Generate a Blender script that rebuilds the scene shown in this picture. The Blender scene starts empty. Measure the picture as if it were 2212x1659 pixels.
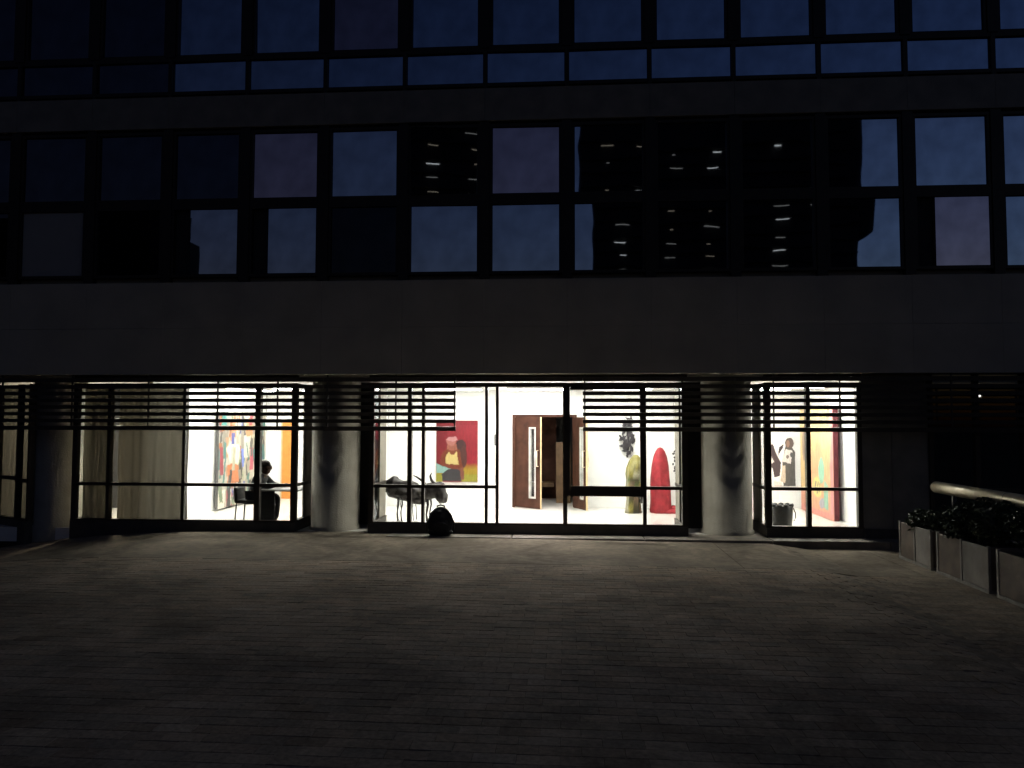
import bpy, bmesh, math, random
from mathutils import Vector, Matrix, noise
R = math.radians
rnd = random.Random(11)
sc = bpy.context.scene
col = sc.collection

# ------------------------------------------------------------------ camera, sky, exposure
CAM = Vector((0, -13.0, 1.90))
def cam_axes(pitch, yaw, roll):
    p, y, q = R(pitch), R(yaw), R(roll)
    f = Vector((math.sin(y)*math.cos(p), math.cos(y)*math.cos(p), math.sin(p)))
    r = Vector((math.cos(y), -math.sin(y), 0)); u = r.cross(f)
    return r*math.cos(q)+u*math.sin(q), u*math.cos(q)-r*math.sin(q), f
r_, u_, f_ = cam_axes(2.927, -3.959, 0.12)
cd = bpy.data.cameras.new('camera'); cam = bpy.data.objects.new('camera', cd); col.objects.link(cam)
cam.matrix_world = Matrix(((r_.x, u_.x, -f_.x, CAM.x), (r_.y, u_.y, -f_.y, CAM.y), (r_.z, u_.z, -f_.z, CAM.z), (0, 0, 0, 1)))
cd.sensor_width = 36.0; cd.lens = 36.0*1663.1/2212; cd.clip_start = 0.05; cd.clip_end = 3000
sc.camera = cam

w = bpy.data.worlds.new('World'); sc.world = w; w.use_nodes = True
wn = w.node_tree; bg = wn.nodes['Background']
sky = wn.nodes.new('ShaderNodeTexSky'); sky.sky_type = 'NISHITA'; sky.sun_disc = False
sky.sun_elevation = R(-2.8); sky.sun_rotation = R(124); sky.air_density = 1.0; sky.dust_density = 1.0; sky.ozone_density = 2.2
wn.links.new(sky.outputs[0], bg.inputs[0]); bg.inputs[1].default_value = 0.15
LAMP = 18.5                       # radiance of the gallery's ceiling lamps

sc.view_settings.view_transform = 'Standard'; sc.view_settings.look = 'None'
sc.view_settings.exposure = 1.6; sc.view_settings.gamma = 1.0
sc.render.engine = 'CYCLES'
sc.cycles.use_denoising = True; sc.cycles.use_adaptive_sampling = True; sc.cycles.adaptive_threshold = .02
sc.cycles.max_bounces = 6; sc.cycles.diffuse_bounces = 3; sc.cycles.transparent_max_bounces = 10; sc.cycles.transmission_bounces = 6
sc.cycles.sample_clamp_indirect = 6.0; sc.cycles.caustics_reflective = False

# ------------------------------------------------------------------ materials
def mat(name, c, rough=.6, metal=0.0, var=.25, scale=6.0, bump=.15, bscale=40.0, spec=.4):
    m = bpy.data.materials.new(name); m.use_nodes = True
    n, l = m.node_tree.nodes, m.node_tree.links; b = n['Principled BSDF']
    b.inputs['Roughness'].default_value = rough; b.inputs['Metallic'].default_value = metal
    b.inputs['Specular IOR Level'].default_value = spec
    tc = n.new('ShaderNodeTexCoord')
    nz = n.new('ShaderNodeTexNoise'); nz.inputs['Scale'].default_value = scale; nz.inputs['Detail'].default_value = 6
    l.new(tc.outputs['Object'], nz.inputs['Vector'])
    cr = n.new('ShaderNodeValToRGB'); cr.color_ramp.elements[0].position = .3; cr.color_ramp.elements[1].position = .7
    cr.color_ramp.elements[0].color = (*[x*(1-var) for x in c], 1); cr.color_ramp.elements[1].color = (*[min(1, x*(1+var)) for x in c], 1)
    l.new(nz.outputs['Fac'], cr.inputs[0]); l.new(cr.outputs[0], b.inputs['Base Color'])
    if bump:
        n2 = n.new('ShaderNodeTexNoise'); n2.inputs['Scale'].default_value = bscale; n2.inputs['Detail'].default_value = 4
        l.new(tc.outputs['Object'], n2.inputs['Vector'])
        bp = n.new('ShaderNodeBump'); bp.inputs['Strength'].default_value = bump; bp.inputs['Distance'].default_value = .01
        l.new(n2.outputs['Fac'], bp.inputs['Height']); l.new(bp.outputs[0], b.inputs['Normal'])
    return m
def emit(name, c, s):
    m = bpy.data.materials.new(name); m.use_nodes = True; n, l = m.node_tree.nodes, m.node_tree.links
    n.remove(n['Principled BSDF']); e = n.new('ShaderNodeEmission'); e.inputs[0].default_value = (*c, 1); e.inputs[1].default_value = s
    l.new(e.outputs[0], n['Material Output'].inputs[0]); return m
def glass_mat(name, tint, refl):
    m = bpy.data.materials.new(name); m.use_nodes = True; n, l = m.node_tree.nodes, m.node_tree.links
    n.remove(n['Principled BSDF'])
    t = n.new('ShaderNodeBsdfTransparent'); t.inputs[0].default_value = (*tint, 1)
    g = n.new('ShaderNodeBsdfGlossy'); g.inputs['Roughness'].default_value = .02; g.inputs[0].default_value = (.9, .95, 1, 1)
    fr = n.new('ShaderNodeLayerWeight'); fr.inputs[0].default_value = .5       # Schlick reflectance, same from both faces of the sheet
    pw = n.new('ShaderNodeMath'); pw.operation = 'POWER'; pw.inputs[1].default_value = 5; l.new(fr.outputs['Facing'], pw.inputs[0])
    mu = n.new('ShaderNodeMath'); mu.operation = 'MULTIPLY_ADD'; mu.inputs[1].default_value = .96*refl; mu.inputs[2].default_value = .04*refl; mu.use_clamp = True
    mx = n.new('ShaderNodeMixShader'); l.new(pw.outputs[0], mu.inputs[0]); l.new(mu.outputs[0], mx.inputs[0])
    l.new(t.outputs[0], mx.inputs[1]); l.new(g.outputs[0], mx.inputs[2]); l.new(mx.outputs[0], n['Material Output'].inputs[0]); return m
def mirror_mat(name, tint, base, mixf=.85, rough=.015):
    """coated solar-control glass: mirror-like from outside, dark room behind; slight roller-wave in the sheet"""
    m = bpy.data.materials.new(name); m.use_nodes = True; n, l = m.node_tree.nodes, m.node_tree.links
    n.remove(n['Principled BSDF'])
    d = n.new('ShaderNodeBsdfDiffuse'); d.inputs[0].default_value = (*base, 1)
    g = n.new('ShaderNodeBsdfGlossy'); g.inputs['Roughness'].default_value = rough; g.inputs[0].default_value = (*tint, 1)
    tc = n.new('ShaderNodeTexCoord'); nz = n.new('ShaderNodeTexNoise'); nz.inputs['Scale'].default_value = 1.3; nz.inputs['Detail'].default_value = 1
    l.new(tc.outputs['Object'], nz.inputs['Vector'])
    bp = n.new('ShaderNodeBump'); bp.inputs['Strength'].default_value = .4; bp.inputs['Distance'].default_value = .004
    l.new(nz.outputs['Fac'], bp.inputs['Height']); l.new(bp.outputs[0], g.inputs['Normal'])
    n2 = n.new('ShaderNodeTexNoise'); n2.inputs['Scale'].default_value = 3; n2.inputs['Detail'].default_value = 5; l.new(tc.outputs['Object'], n2.inputs['Vector'])
    mr = n.new('ShaderNodeMapRange'); mr.inputs[1].default_value = .3; mr.inputs[2].default_value = .7; mr.inputs[3].default_value = mixf*.78; mr.inputs[4].default_value = mixf*1.12; l.new(n2.outputs['Fac'], mr.inputs[0])
    mx = n.new('ShaderNodeMixShader'); l.new(mr.outputs[0], mx.inputs[0])
    l.new(d.outputs[0], mx.inputs[1]); l.new(g.outputs[0], mx.inputs[2]); l.new(mx.outputs[0], n['Material Output'].inputs[0]); return m
def attr_mat(name, rough=.7, var=.12, bump=.2, bscale=25, spec=.3, stain=False):
    m = bpy.data.materials.new(name); m.use_nodes = True; n, l = m.node_tree.nodes, m.node_tree.links; b = n['Principled BSDF']
    b.inputs['Roughness'].default_value = rough; b.inputs['Specular IOR Level'].default_value = spec
    a = n.new('ShaderNodeAttribute'); a.attribute_name = 'tone'
    geo = n.new('ShaderNodeNewGeometry')
    nz = n.new('ShaderNodeTexNoise'); nz.inputs['Scale'].default_value = bscale; nz.inputs['Detail'].default_value = 5
    l.new(geo.outputs['Position'], nz.inputs['Vector'])
    mr = n.new('ShaderNodeMapRange'); mr.inputs[1].default_value = .3; mr.inputs[2].default_value = .7
    mr.inputs[3].default_value = 1-var; mr.inputs[4].default_value = 1+var; l.new(nz.outputs['Fac'], mr.inputs[0])
    mx = n.new('ShaderNodeMix'); mx.data_type = 'RGBA'; mx.blend_type = 'MULTIPLY'; mx.inputs['Factor'].default_value = 1
    l.new(a.outputs['Color'], mx.inputs['A']); l.new(mr.outputs[0], mx.inputs['B'])
    out = mx.outputs['Result']
    if stain:      # spilled-water and tyre stains, dirt in broad uneven patches
        n3 = n.new('ShaderNodeTexNoise'); n3.inputs['Scale'].default_value = .8; n3.inputs['Detail'].default_value = 7; n3.inputs['Roughness'].default_value = .72
        n3.inputs['Distortion'].default_value = .6; l.new(geo.outputs['Position'], n3.inputs['Vector'])
        m3 = n.new('ShaderNodeMapRange'); m3.inputs[1].default_value = .40; m3.inputs[2].default_value = .60; m3.inputs[3].default_value = .62; m3.inputs[4].default_value = 1.15
        l.new(n3.outputs['Fac'], m3.inputs[0])
        m2 = n.new('ShaderNodeMix'); m2.data_type = 'RGBA'; m2.blend_type = 'MULTIPLY'; m2.inputs['Factor'].default_value = 1
        l.new(out, m2.inputs['A']); l.new(m3.outputs[0], m2.inputs['B']); out = m2.outputs['Result']
    l.new(out, b.inputs['Base Color'])
    bp = n.new('ShaderNodeBump'); bp.inputs['Strength'].default_value = bump; bp.inputs['Distance'].default_value = .006
    l.new(nz.outputs['Fac'], bp.inputs['Height']); l.new(bp.outputs[0], b.inputs['Normal']); return m

M = dict(
    clad=mat('dark_cladding', (.21, .19, .15), .55, var=.2, scale=3),
    band=mat('glow_lightened_cladding', (.42, .375, .29), .8, var=.12, scale=1.5, bump=.3),  # lower band coloured lighter to stand for the glow above the louvres
    frame=mat('bronze_aluminium', (.035, .03, .025), .42, .5, var=.15),
    mull=mat('shopfront_metal', (.045, .036, .028), .45, .4, var=.2),
    slat=mat('louvre_metal', (.07, .062, .052), .5, .3, var=.2),
    conc=mat('column_concrete', (.30, .27, .215), .85, var=.12, scale=4, bump=.4),
    plinth=mat('plinth_stone', (.06, .054, .047), .55, var=.3),
    step=mat('step_stone', (.19, .16, .125), .7, var=.3, scale=5, bump=.3),
    bed=mat('mortar_bed', (.18, .15, .115), .95, var=.4, scale=9, spec=.05),
    white=mat('white_plaster', (.82, .81, .79), .8, var=.02, scale=2, bump=.05),
    ceil=mat('ceiling_paint', (.8, .785, .75), .8, var=.03, bump=.05),
    ifloor=mat('polished_floor', (.74, .71, .66), .18, var=.06, scale=1.5, bump=0, spec=.5),
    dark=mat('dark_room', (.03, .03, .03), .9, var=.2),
    wood=mat('door_veneer', (.05, .02, .012), .6, var=.35, scale=5, bump=.1, spec=.15),
    wood2=mat('brown_timber', (.12, .07, .03), .5, var=.3, scale=5),
    steel=mat('brushed_steel', (.5, .48, .45), .35, .9, var=.1),
    greysteel=mat('grey_painted_steel', (.13, .125, .12), .5, .2, var=.15),
    black=mat('black_fabric', (.012, .012, .012), .8, var=.4, scale=20, bump=.4),
    blackp=mat('black_plastic', (.02, .02, .02), .5, var=.3, scale=14, bump=.5, bscale=18),
    palew=mat('pale_birch', (.6, .45, .25), .5, var=.15),
    desk=mat('pale_desk', (.2, .19, .175), .4, var=.1),
    deskp=mat('charcoal_panel', (.02, .018, .017), .8, var=.2),
    red=mat('red_cloth', (.30, .02, .028), .7, var=.3, scale=7, bump=.5, bscale=14),
    bull=mat('weathered_bronze', (.05, .044, .042), .5, .4, var=.5, scale=9, bump=.6, bscale=22),
    leafm=mat('dark_iron', (.06, .055, .06), .5, .5, var=.5, scale=14, bump=.5),
    maroon=mat('maroon_edge', (.13, .022, .03), .7),
    orange=mat('orange_board', (.62, .24, .05), .6, var=.12),
    planterA=mat('planter_brown', (.15, .115, .09), .6, var=.3, scale=5),
    planterB=mat('planter_grey', (.28, .255, .225), .65, var=.25, scale=5),
    soil=mat('soil', (.03, .022, .015), .95, var=.4, scale=20, bump=.8),
    leaf=mat('shrub_leaf', (.045, .06, .028), .55, var=.5, scale=6, bump=0),
    stem=mat('shrub_stem', (.06, .045, .03), .8),
    rail=mat('polished_rail', (.66, .58, .42), .25, .35, var=.15, scale=8, bump=.08),
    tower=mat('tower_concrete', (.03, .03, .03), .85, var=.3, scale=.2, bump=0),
    skin=mat('brown_skin', (.10, .05, .03), .55, var=.1), hair=mat('dark_hair', (.03, .018, .012), .7, var=.4, scale=40, bump=.6),
    shirt=mat('grey_shirt', (.075, .078, .085), .85, var=.2, bump=.3), trousers=mat('dark_trousers', (.02, .02, .022), .85, var=.2),
    cream=mat('collar_white', (.45, .43, .4), .8), handle=mat('pale_brass', (.7, .6, .42), .3, .6),
    lampm=emit('gallery_lamp', (1, .98, .945), LAMP), lampw=emit('dim_lamp', (1, .88, .7), 3.0), lampc=emit('curtain_lamp', (1, .9, .76), 85.0), dot=emit('emergency_lamp', (1, .97, .9), .8),
    tube=emit('stair_tube', (1, .97, .88), .26), tubef=emit('faint_stair_tube', (1, .93, .8), .075), tubew=emit('warm_stair_tube', (1, .8, .55), .08),
    glass=glass_mat('shop_glass', (.93, .95, .93), 1.0),
    pane=mirror_mat('sky_mirror_glass', (.74, .84, .98), (.006, .006, .007)),
    panep=mirror_mat('violet_mirror_glass', (.92, .72, .78), (.006, .006, .007)),
    panet=mirror_mat('dimmed_sky_tint_glass', (.44, .56, .74), (.006, .006, .007)),  # tint lowered to paint the darker reflections of the upper storey
    panetv=mirror_mat('dimmed_sky_violet_glass', (.50, .42, .50), (.006, .006, .007)),  # violet pane, tint darkened likewise for the dimmer reflection up there
    panek=mirror_mat('clear_dark_glass', (.045, .05, .06), (.008, .008, .008)),
    paned=mirror_mat('left_falloff_tint_glass', (.13, .15, .19), (.008, .008, .008), .7),  # tint cut down to paint the reflections fading towards the left end
    paneb=mirror_mat('blind_behind_glass', (.30, .30, .33), (.4, .39, .37), .2, .05),
    apron=attr_mat('concrete_apron', .95, .22, .35, 9, spec=.06, stain=True), paver=attr_mat('clay_paver', .95, .25, .4, 30, spec=.06, stain=True),
    paint=attr_mat('oil_paint', .5, .1, .3, 60), mosaic=attr_mat('mosaic', .45, .2, .5, 30),
)
def curtain_mat():
    m = bpy.data.materials.new('drawn_curtain'); m.use_nodes = True; n, l = m.node_tree.nodes, m.node_tree.links
    n.remove(n['Principled BSDF'])
    d = n.new('ShaderNodeBsdfDiffuse'); d.inputs[0].default_value = (.3, .27, .21, 1)
    t = n.new('ShaderNodeBsdfTranslucent'); t.inputs[0].default_value = (.08, .072, .056, 1)
    mx = n.new('ShaderNodeMixShader'); mx.inputs[0].default_value = .5
    l.new(d.outputs[0], mx.inputs[1]); l.new(t.outputs[0], mx.inputs[2]); l.new(mx.outputs[0], n['Material Output'].inputs[0]); return m
M['curtain'] = curtain_mat()
for k in ('tube', 'tubef', 'tubew', 'dot'): M[k].cycles.emission_sampling = 'NONE'

# ------------------------------------------------------------------ mesh helpers
class MB:
    def __init__(s): s.bm = bmesh.new()
    def box(s, x0, x1, y0, y1, z0, z1, bev=0):
        vs = [s.bm.verts.new(p) for p in ((x0, y0, z0), (x1, y0, z0), (x1, y1, z0), (x0, y1, z0), (x0, y0, z1), (x1, y0, z1), (x1, y1, z1), (x0, y1, z1))]
        fs = [s.bm.faces.new([vs[i] for i in q]) for q in ((0, 3, 2, 1), (4, 5, 6, 7), (0, 1, 5, 4), (1, 2, 6, 5), (2, 3, 7, 6), (3, 0, 4, 7))]
        if bev:
            es = list({e for f in fs for e in f.edges}); bmesh.ops.bevel(s.bm, geom=es, offset=bev, segments=1, affect='EDGES')
        return s
    def tube(s, pts, rad, n=10, cap=True):
        pts = [Vector(p) for p in pts]; rad = rad if isinstance(rad, (list, tuple)) else [rad]*len(pts)
        rings = []
        for i, p in enumerate(pts):
            d = (pts[min(i+1, len(pts)-1)]-pts[max(i-1, 0)]).normalized()
            a = d.cross(Vector((0, 0, 1)) if abs(d.z) < .9 else Vector((1, 0, 0))).normalized(); b = d.cross(a)
            rings.append([s.bm.verts.new(p+(a*math.cos(t)+b*math.sin(t))*rad[i]) for t in [2*math.pi*k/n for k in range(n)]])
        for q0, q1 in zip(rings, rings[1:]):
            for k in range(n): s.bm.faces.new((q0[k], q0[(k+1) % n], q1[(k+1) % n], q1[k])).smooth = True
        if cap: s.bm.faces.new(rings[0][::-1]); s.bm.faces.new(rings[-1])
        return s
    def lathe(s, prof, n=32, wob=0, cx=0, cy=0, seed=0, lean=(0, 0)):
        rings = []
        for r, z in prof:
            rings.append([s.bm.verts.new((cx+lean[0]*z+r*math.cos(t)*(1+wob*noise.noise((math.cos(t)*1.7+seed, math.sin(t)*1.7, z*2.2))),
                                          cy+lean[1]*z+r*math.sin(t)*(1+wob*noise.noise((math.cos(t)*1.7+seed, math.sin(t)*1.7, z*2.2+5))), z)) for t in [2*math.pi*k/n for k in range(n)]])
        for q0, q1 in zip(rings, rings[1:]):
            for k in range(n): s.bm.faces.new((q0[k], q0[(k+1) % n], q1[(k+1) % n], q1[k])).smooth = True
        s.bm.faces.new(rings[0][::-1]); s.bm.faces.new(rings[-1]); return s
    def ell(s, c, r, rot=None, u=14, v=9, wob=0, seed=0):
        mtx = Matrix.Translation(c) @ (rot.to_4x4() if rot else Matrix.Identity(4)) @ Matrix.Diagonal((*r, 1))
        res = bmesh.ops.create_uvsphere(s.bm, u_segments=u, v_segments=v, radius=1)
        for q in res['verts']:
            k = 1+wob*noise.noise(q.co*1.8+Vector((seed, seed*.7, 0)))
            q.co = mtx @ (q.co*k)
            for f in q.link_faces: f.smooth = True
        return s
    def poly(s, pts, depth_vec):
        a = [s.bm.verts.new(p) for p in pts]; b = [s.bm.verts.new(Vector(p)+Vector(depth_vec)) for p in pts]; n = len(a)
        s.bm.faces.new(a); s.bm.faces.new(b[::-1])
        for i in range(n): s.bm.faces.new((a[i], b[i], b[(i+1) % n], a[(i+1) % n]))
        return s
    def done(s, name, m, parent=None):
        bmesh.ops.recalc_face_normals(s.bm, faces=s.bm.faces)
        me = bpy.data.meshes.new(name); s.bm.to_mesh(me); s.bm.free(); me.materials.append(M[m])
        return link(bpy.data.objects.new(name, me), parent)
def link(o, parent=None):
    col.objects.link(o)
    if parent: o.parent = parent
    return o
def tag(o, label, cat, group=None):
    o['label'] = label; o['category'] = cat
    if group: o['group'] = group
    return o
def thing(name, label, cat, loc, rz=0, group=None):
    o = bpy.data.objects.new(name, None); o.empty_display_size = .2; link(o); o.location = loc; o.rotation_euler = (0, 0, rz)
    return tag(o, label, cat, group)
def struct(o): o['kind'] = 'structure'; return o
def box(name, m, p, *b, bev=0): return MB().box(*b, bev=bev).done(name, m, p)

# ------------------------------------------------------------------ ground: the plaza falls gently to both ends of the facade
def G(x, y):
    x = max(-14, min(14, x)); z = 0.0
    if x < -6: z -= .021*(x+6)**2*(1 if y > -4 else max(0, 1-(-4-y)/6))
    if x > -2: z -= .035*min(1, (x+2)/5.4)
    d = x-(3.45 if y > -1 else 3.5+.02*y)
    t = max(0, min(1, (d+.15)/.55)); z -= .075*t*t*(3-2*t)
    return z
def grid_mesh(name, xs, ys, dz, m):
    vs = [(x, y, G(x, y)+dz) for y in ys for x in xs]; n = len(xs)
    fs = [(j*n+i, j*n+i+1, (j+1)*n+i+1, (j+1)*n+i) for j in range(len(ys)-1) for i in range(n-1)]
    me = bpy.data.meshes.new(name); me.from_pydata(vs, [], fs); me.materials.append(M[m])
    for p in me.polygons: p.use_smooth = True
    return link(bpy.data.objects.new(name, me))
fr = lambda a, b, s: [a+s*i for i in range(int(round((b-a)/s))+1)]
ground = struct(grid_mesh('ground', [-600, -200, -60, -25]+fr(-15, 15, .25)+[25, 60, 200, 600], [-700, -250, -80, -30, -20]+fr(-15, 8, .5)+[20, 60], -.0038, 'bed'))

def tone_attr(me, tones):
    a = me.color_attributes.new('tone', 'FLOAT_COLOR', 'POINT')
    a.data.foreach_set('color', [c for t in tones for c in (*t, 1)])
APRON = -2.42
apron = bpy.data.objects.new('concrete_apron', None); struct(link(apron))
def slab(x0, x1, y0, y1, tone):
    xs = [x0+(x1-x0)*i/8 for i in range(9)]; ys = [y0+(y1-y0)*i/4 for i in range(5)]
    vs = [(x, y, G(x, y)) for y in ys for x in xs]+[(x, y, G(x, y)-.06) for y in ys for x in xs]; n, k = 9, 45
    fs = [(j*n+i, j*n+i+1, (j+1)*n+i+1, (j+1)*n+i) for j in range(4) for i in range(8)]
    fs += [(i, k+i, k+i+1, i+1) for i in range(8)]+[(36+i+1, k+36+i+1, k+36+i, 36+i) for i in range(8)]
    fs += [(j*n+n, k+j*n+n, k+j*n, j*n) for j in range(4)]+[(j*n+8, k+j*n+8, k+j*n+n+8, j*n+n+8) for j in range(4)]
    me = bpy.data.meshes.new('slab'); me.from_pydata(vs, [], fs); me.materials.append(M['apron'])
    tone_attr(me, [tone]*len(vs)); return link(bpy.data.objects.new('slab', me), apron)
x = -14.0
while x < 12:
    w_ = 2.35+rnd.uniform(-.05, .05); t = rnd.uniform(.96, 1.05)
    slab(x, x+w_-.006, APRON, .36 if x < -3 else -.02, (.212*t, .176*t, .132*t)); x += w_

# clay pavers laid in rows parallel to the facade
PX, PY = .252, .131
pave = bpy.data.objects.new('paving', None); struct(link(pave))
def paver_geo(w, d, h, b=.006):
    a, c = w/2, d/2
    return ([(-a, -c, -h), (a, -c, -h), (a, c, -h), (-a, c, -h), (-a, -c, -b), (a, -c, -b), (a, c, -b), (-a, c, -b), (-a+b, -c+b, 0), (a-b, -c+b, 0), (a-b, c-b, 0), (-a+b, c-b, 0)],
            [(0, 1, 5, 4), (1, 2, 6, 5), (2, 3, 7, 6), (3, 0, 4, 7), (4, 5, 9, 8), (5, 6, 10, 9), (6, 7, 11, 10), (7, 4, 8, 11), (8, 9, 10, 11)])
pv, pf = paver_geo(PX-.001, PY-.004, .035, .0025)
def ptone():
    t = rnd.gauss(1, .085); h = rnd.random(); return (.265*t*(1+.08*h), .222*t, .170*t*(1-.06*h))
cells = []
for j in range(96):
    y = APRON-.003-PY*(j+.5)
    if y < -14.5: break
    for i in range(int(21/PX)):
        x = -11.5+PX*(i+(.5 if j % 2 else 0))
        dx, dy = x, y+13
        zc = dx*f_.x+dy*f_.y-1.9*f_.z; xc = dx*r_.x+dy*r_.y
        vis = zc > .5 and abs(xc/zc) < .66 and y > -8.75
        cells.append((zc if vis else 1e3+rnd.random(), x, y))
cells.sort()
variants = []
for k in range(14):
    me = bpy.data.meshes.new('paver'); me.from_pydata(pv, [], pf); me.materials.append(M['paver']); tone_attr(me, [ptone()]*len(pv)); variants.append(me)
V, F, T = [], [], []
for k, (_, x, y) in enumerate(cells):
    z = G(x, y)+rnd.gauss(-.0004, .0009); sl = (G(x+.1, y)-G(x-.1, y))/.2
    rx, ry, rz = rnd.gauss(0, .007), -sl+rnd.gauss(0, .003), rnd.gauss(0, .012)
    mtx = Matrix.Translation((x+rnd.gauss(0, .0015), y+rnd.gauss(0, .001), z)) @ Matrix.Rotation(rz, 4, 'Z') @ Matrix.Rotation(ry, 4, 'Y') @ Matrix.Rotation(rx, 4, 'X')
    if k < 300:
        o = bpy.data.objects.new('paver', variants[rnd.randrange(14)]); link(o, pave); o.matrix_local = mtx
    else:
        b = len(V); V += [tuple(mtx @ Vector(p)) for p in pv]; F += [tuple(q+b for q in f) for f in pf]; T += [ptone()]*len(pv)
me = bpy.data.meshes.new('far_pavers'); me.from_pydata(V, [], F); me.materials.append(M['paver']); tone_attr(me, T)
o = link(bpy.data.objects.new('far_pavers', me), pave); o['kind'] = 'stuff'

# level stone step in front of the entrance bays; it stands clear where the plaza falls away
stp = bpy.data.objects.new('entrance_step', None); struct(link(stp))
for a, b_ in ((-3.0, -.9), (-.89, 1.3), (1.31, 3.36), (3.37, 5.2), (5.21, 7.3), (7.31, 9.5)):
    box('step_stone', 'step', stp, a, b_-.004, -.16, .5, -.3, .008+rnd.uniform(-.002, .002), bev=.008)

# ------------------------------------------------------------------ the office building
bld = thing('office_building', 'dark office building with mirrored upper windows and a brightly lit ground floor gallery', 'building', (0, 0, 0))
box('upper_wall', 'clad', bld, -16, 14, .14, .9, 2.74, 12.5)
X0, P = -5.631, 1.4162
Z_CB, Z_CT, Z_BB, Z_BT, Z_A2B, Z_A2T, Z_AB, Z_AT = 4.51, 5.67, 5.86, 7.03, 7.81, 8.36, 8.50, 9.95
I0, I1 = -6, 12
for i in range(I0, I1):                                   # cladding panels of the blank band and the storey band
    xa, xb = X0+P*i+.002, X0+P*(i+1)-.002
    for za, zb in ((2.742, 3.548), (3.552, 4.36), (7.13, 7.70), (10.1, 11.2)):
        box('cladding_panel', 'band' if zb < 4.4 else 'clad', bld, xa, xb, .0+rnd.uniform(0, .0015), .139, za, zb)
for i in range(I0, I1+1):
    x = X0+P*i
    box('pier', 'frame', bld, x-.085, x+.085, .02, .138, 4.372, 7.12)
    box('pier', 'frame', bld, x-.035, x+.035, .03, .138, 7.712, 8.42)
    box('pier', 'frame', bld, x-.085, x+.085, .02, .138, 8.43, 10.09)
CAMP = CAM
def pane(parent, m, xa, xb, za, zb, target=None, yaw=0, pit=0, y=.085):
    c = Vector(((xa+xb)/2, y, (za+zb)/2))
    o = MB().box(-(xb-xa)/2, (xb-xa)/2, -.004, .004, -(zb-za)/2, (zb-za)/2).done('pane', m, parent)
    n = Vector((0, -1, 0))
    if target is not None: n = ((CAMP-c).normalized()+(Vector(target)-c).normalized()).normalized()
    n = (n+Vector((yaw, 0, pit))).normalized()
    q = Vector((0, -1, 0)).rotation_difference(n)
    tilt = max(abs(n.x)*(xb-xa)/2, abs(n.z)*(zb-za)/2)
    o.location = c-Vector((0, max(0, tilt-.03), 0)); o.rotation_mode = 'QUATERNION'; o.rotation_quaternion = q
    return o
TOW = lambda u, h: (3+u*50, -137, h)                      # points on the dark tower across the plaza
special = {('B', 2): TOW(.30, 40)}
for i in range(I0, I1):
    xa, xb = X0+P*i+.087, X0+P*(i+1)-.087
    win = MB()                                            # lower storey: two square lights in one frame
    for za, zb in ((Z_CB-.05, Z_CB), (Z_CT, Z_BB), (Z_BT, Z_BT+.05)): win.box(xa, xb, .035, .137, za, zb)
    for za, zb in ((Z_CB, Z_CT), (Z_BB, Z_BT)):
        win.box(xa, xa+.045, .04, .136, za, zb); win.box(xb-.045, xb, .04, .136, za, zb)
    win = win.done('window', 'frame', bld)
    for row, za, zb in (('C', Z_CB, Z_CT), ('B', Z_BB, Z_BT)):
        mm = 'pane'
        if (row, i) in (('C', 8), ('B', 0), ('B', 3)): mm = 'panep'
        if i <= -1 and (row, i) != ('C', -1): mm = 'paned'
        if (row, i) == ('C', 1): mm = 'panek'
        if (row, i) == ('C', -3): mm = 'paneb'
        if row == 'C' and i in (-1, 0, 8):  # opened casement: dark gap beside a narrower leaf
            pane(win, mm, xa+.34, xb-.05, za+.01, zb-.01, None, rnd.gauss(0, .004), rnd.gauss(0, .003), y=.06)
            continue
        tg = special.get((row, i))
        pane(win, mm, xa+.05, xb-.05, za+.006, zb-.006, tg, rnd.gauss(0, .006), rnd.gauss(0, .004))
    if i in (-1, 0, 8):
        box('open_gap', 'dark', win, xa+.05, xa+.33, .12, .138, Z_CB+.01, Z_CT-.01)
    win = MB()                                            # storey above: tall light over a wide low light
    win.box(xa-.05, xb+.05, .035, .137, Z_A2B-.06, Z_A2B).box(xa-.05, xb+.05, .035, .137, Z_A2T, Z_AB-.03).box(xa, xb, .035, .137, Z_AT, Z_AT+.06)
    win.box(xa, xa+.045, .04, .136, Z_AB-.02, Z_AT-.01).box(xb-.045, xb, .04, .136, Z_AB-.02, Z_AT-.01)
    win = win.done('window', 'frame', bld)
    pane(win, 'panet' if i > -2 else 'paned', xa-.045, xb+.045, Z_A2B+.006, Z_A2T-.006, None, rnd.gauss(0, .005), rnd.gauss(0, .004))
    pane(win, 'panetv' if i in (1,) else ('panet' if i > -2 else 'paned'), xa+.05, xb-.05, Z_AB, Z_AT-.012, None, rnd.gauss(0, .005), rnd.gauss(0, .004))

# round columns
for cx in (-9.41, -4.155, 2.818):
    MB().lathe([(.455, -.5), (.455, .05), (.43, .06), (.43, 2.73)], 48, cx=cx, cy=.79).done('round_column', 'conc', bld)

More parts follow.
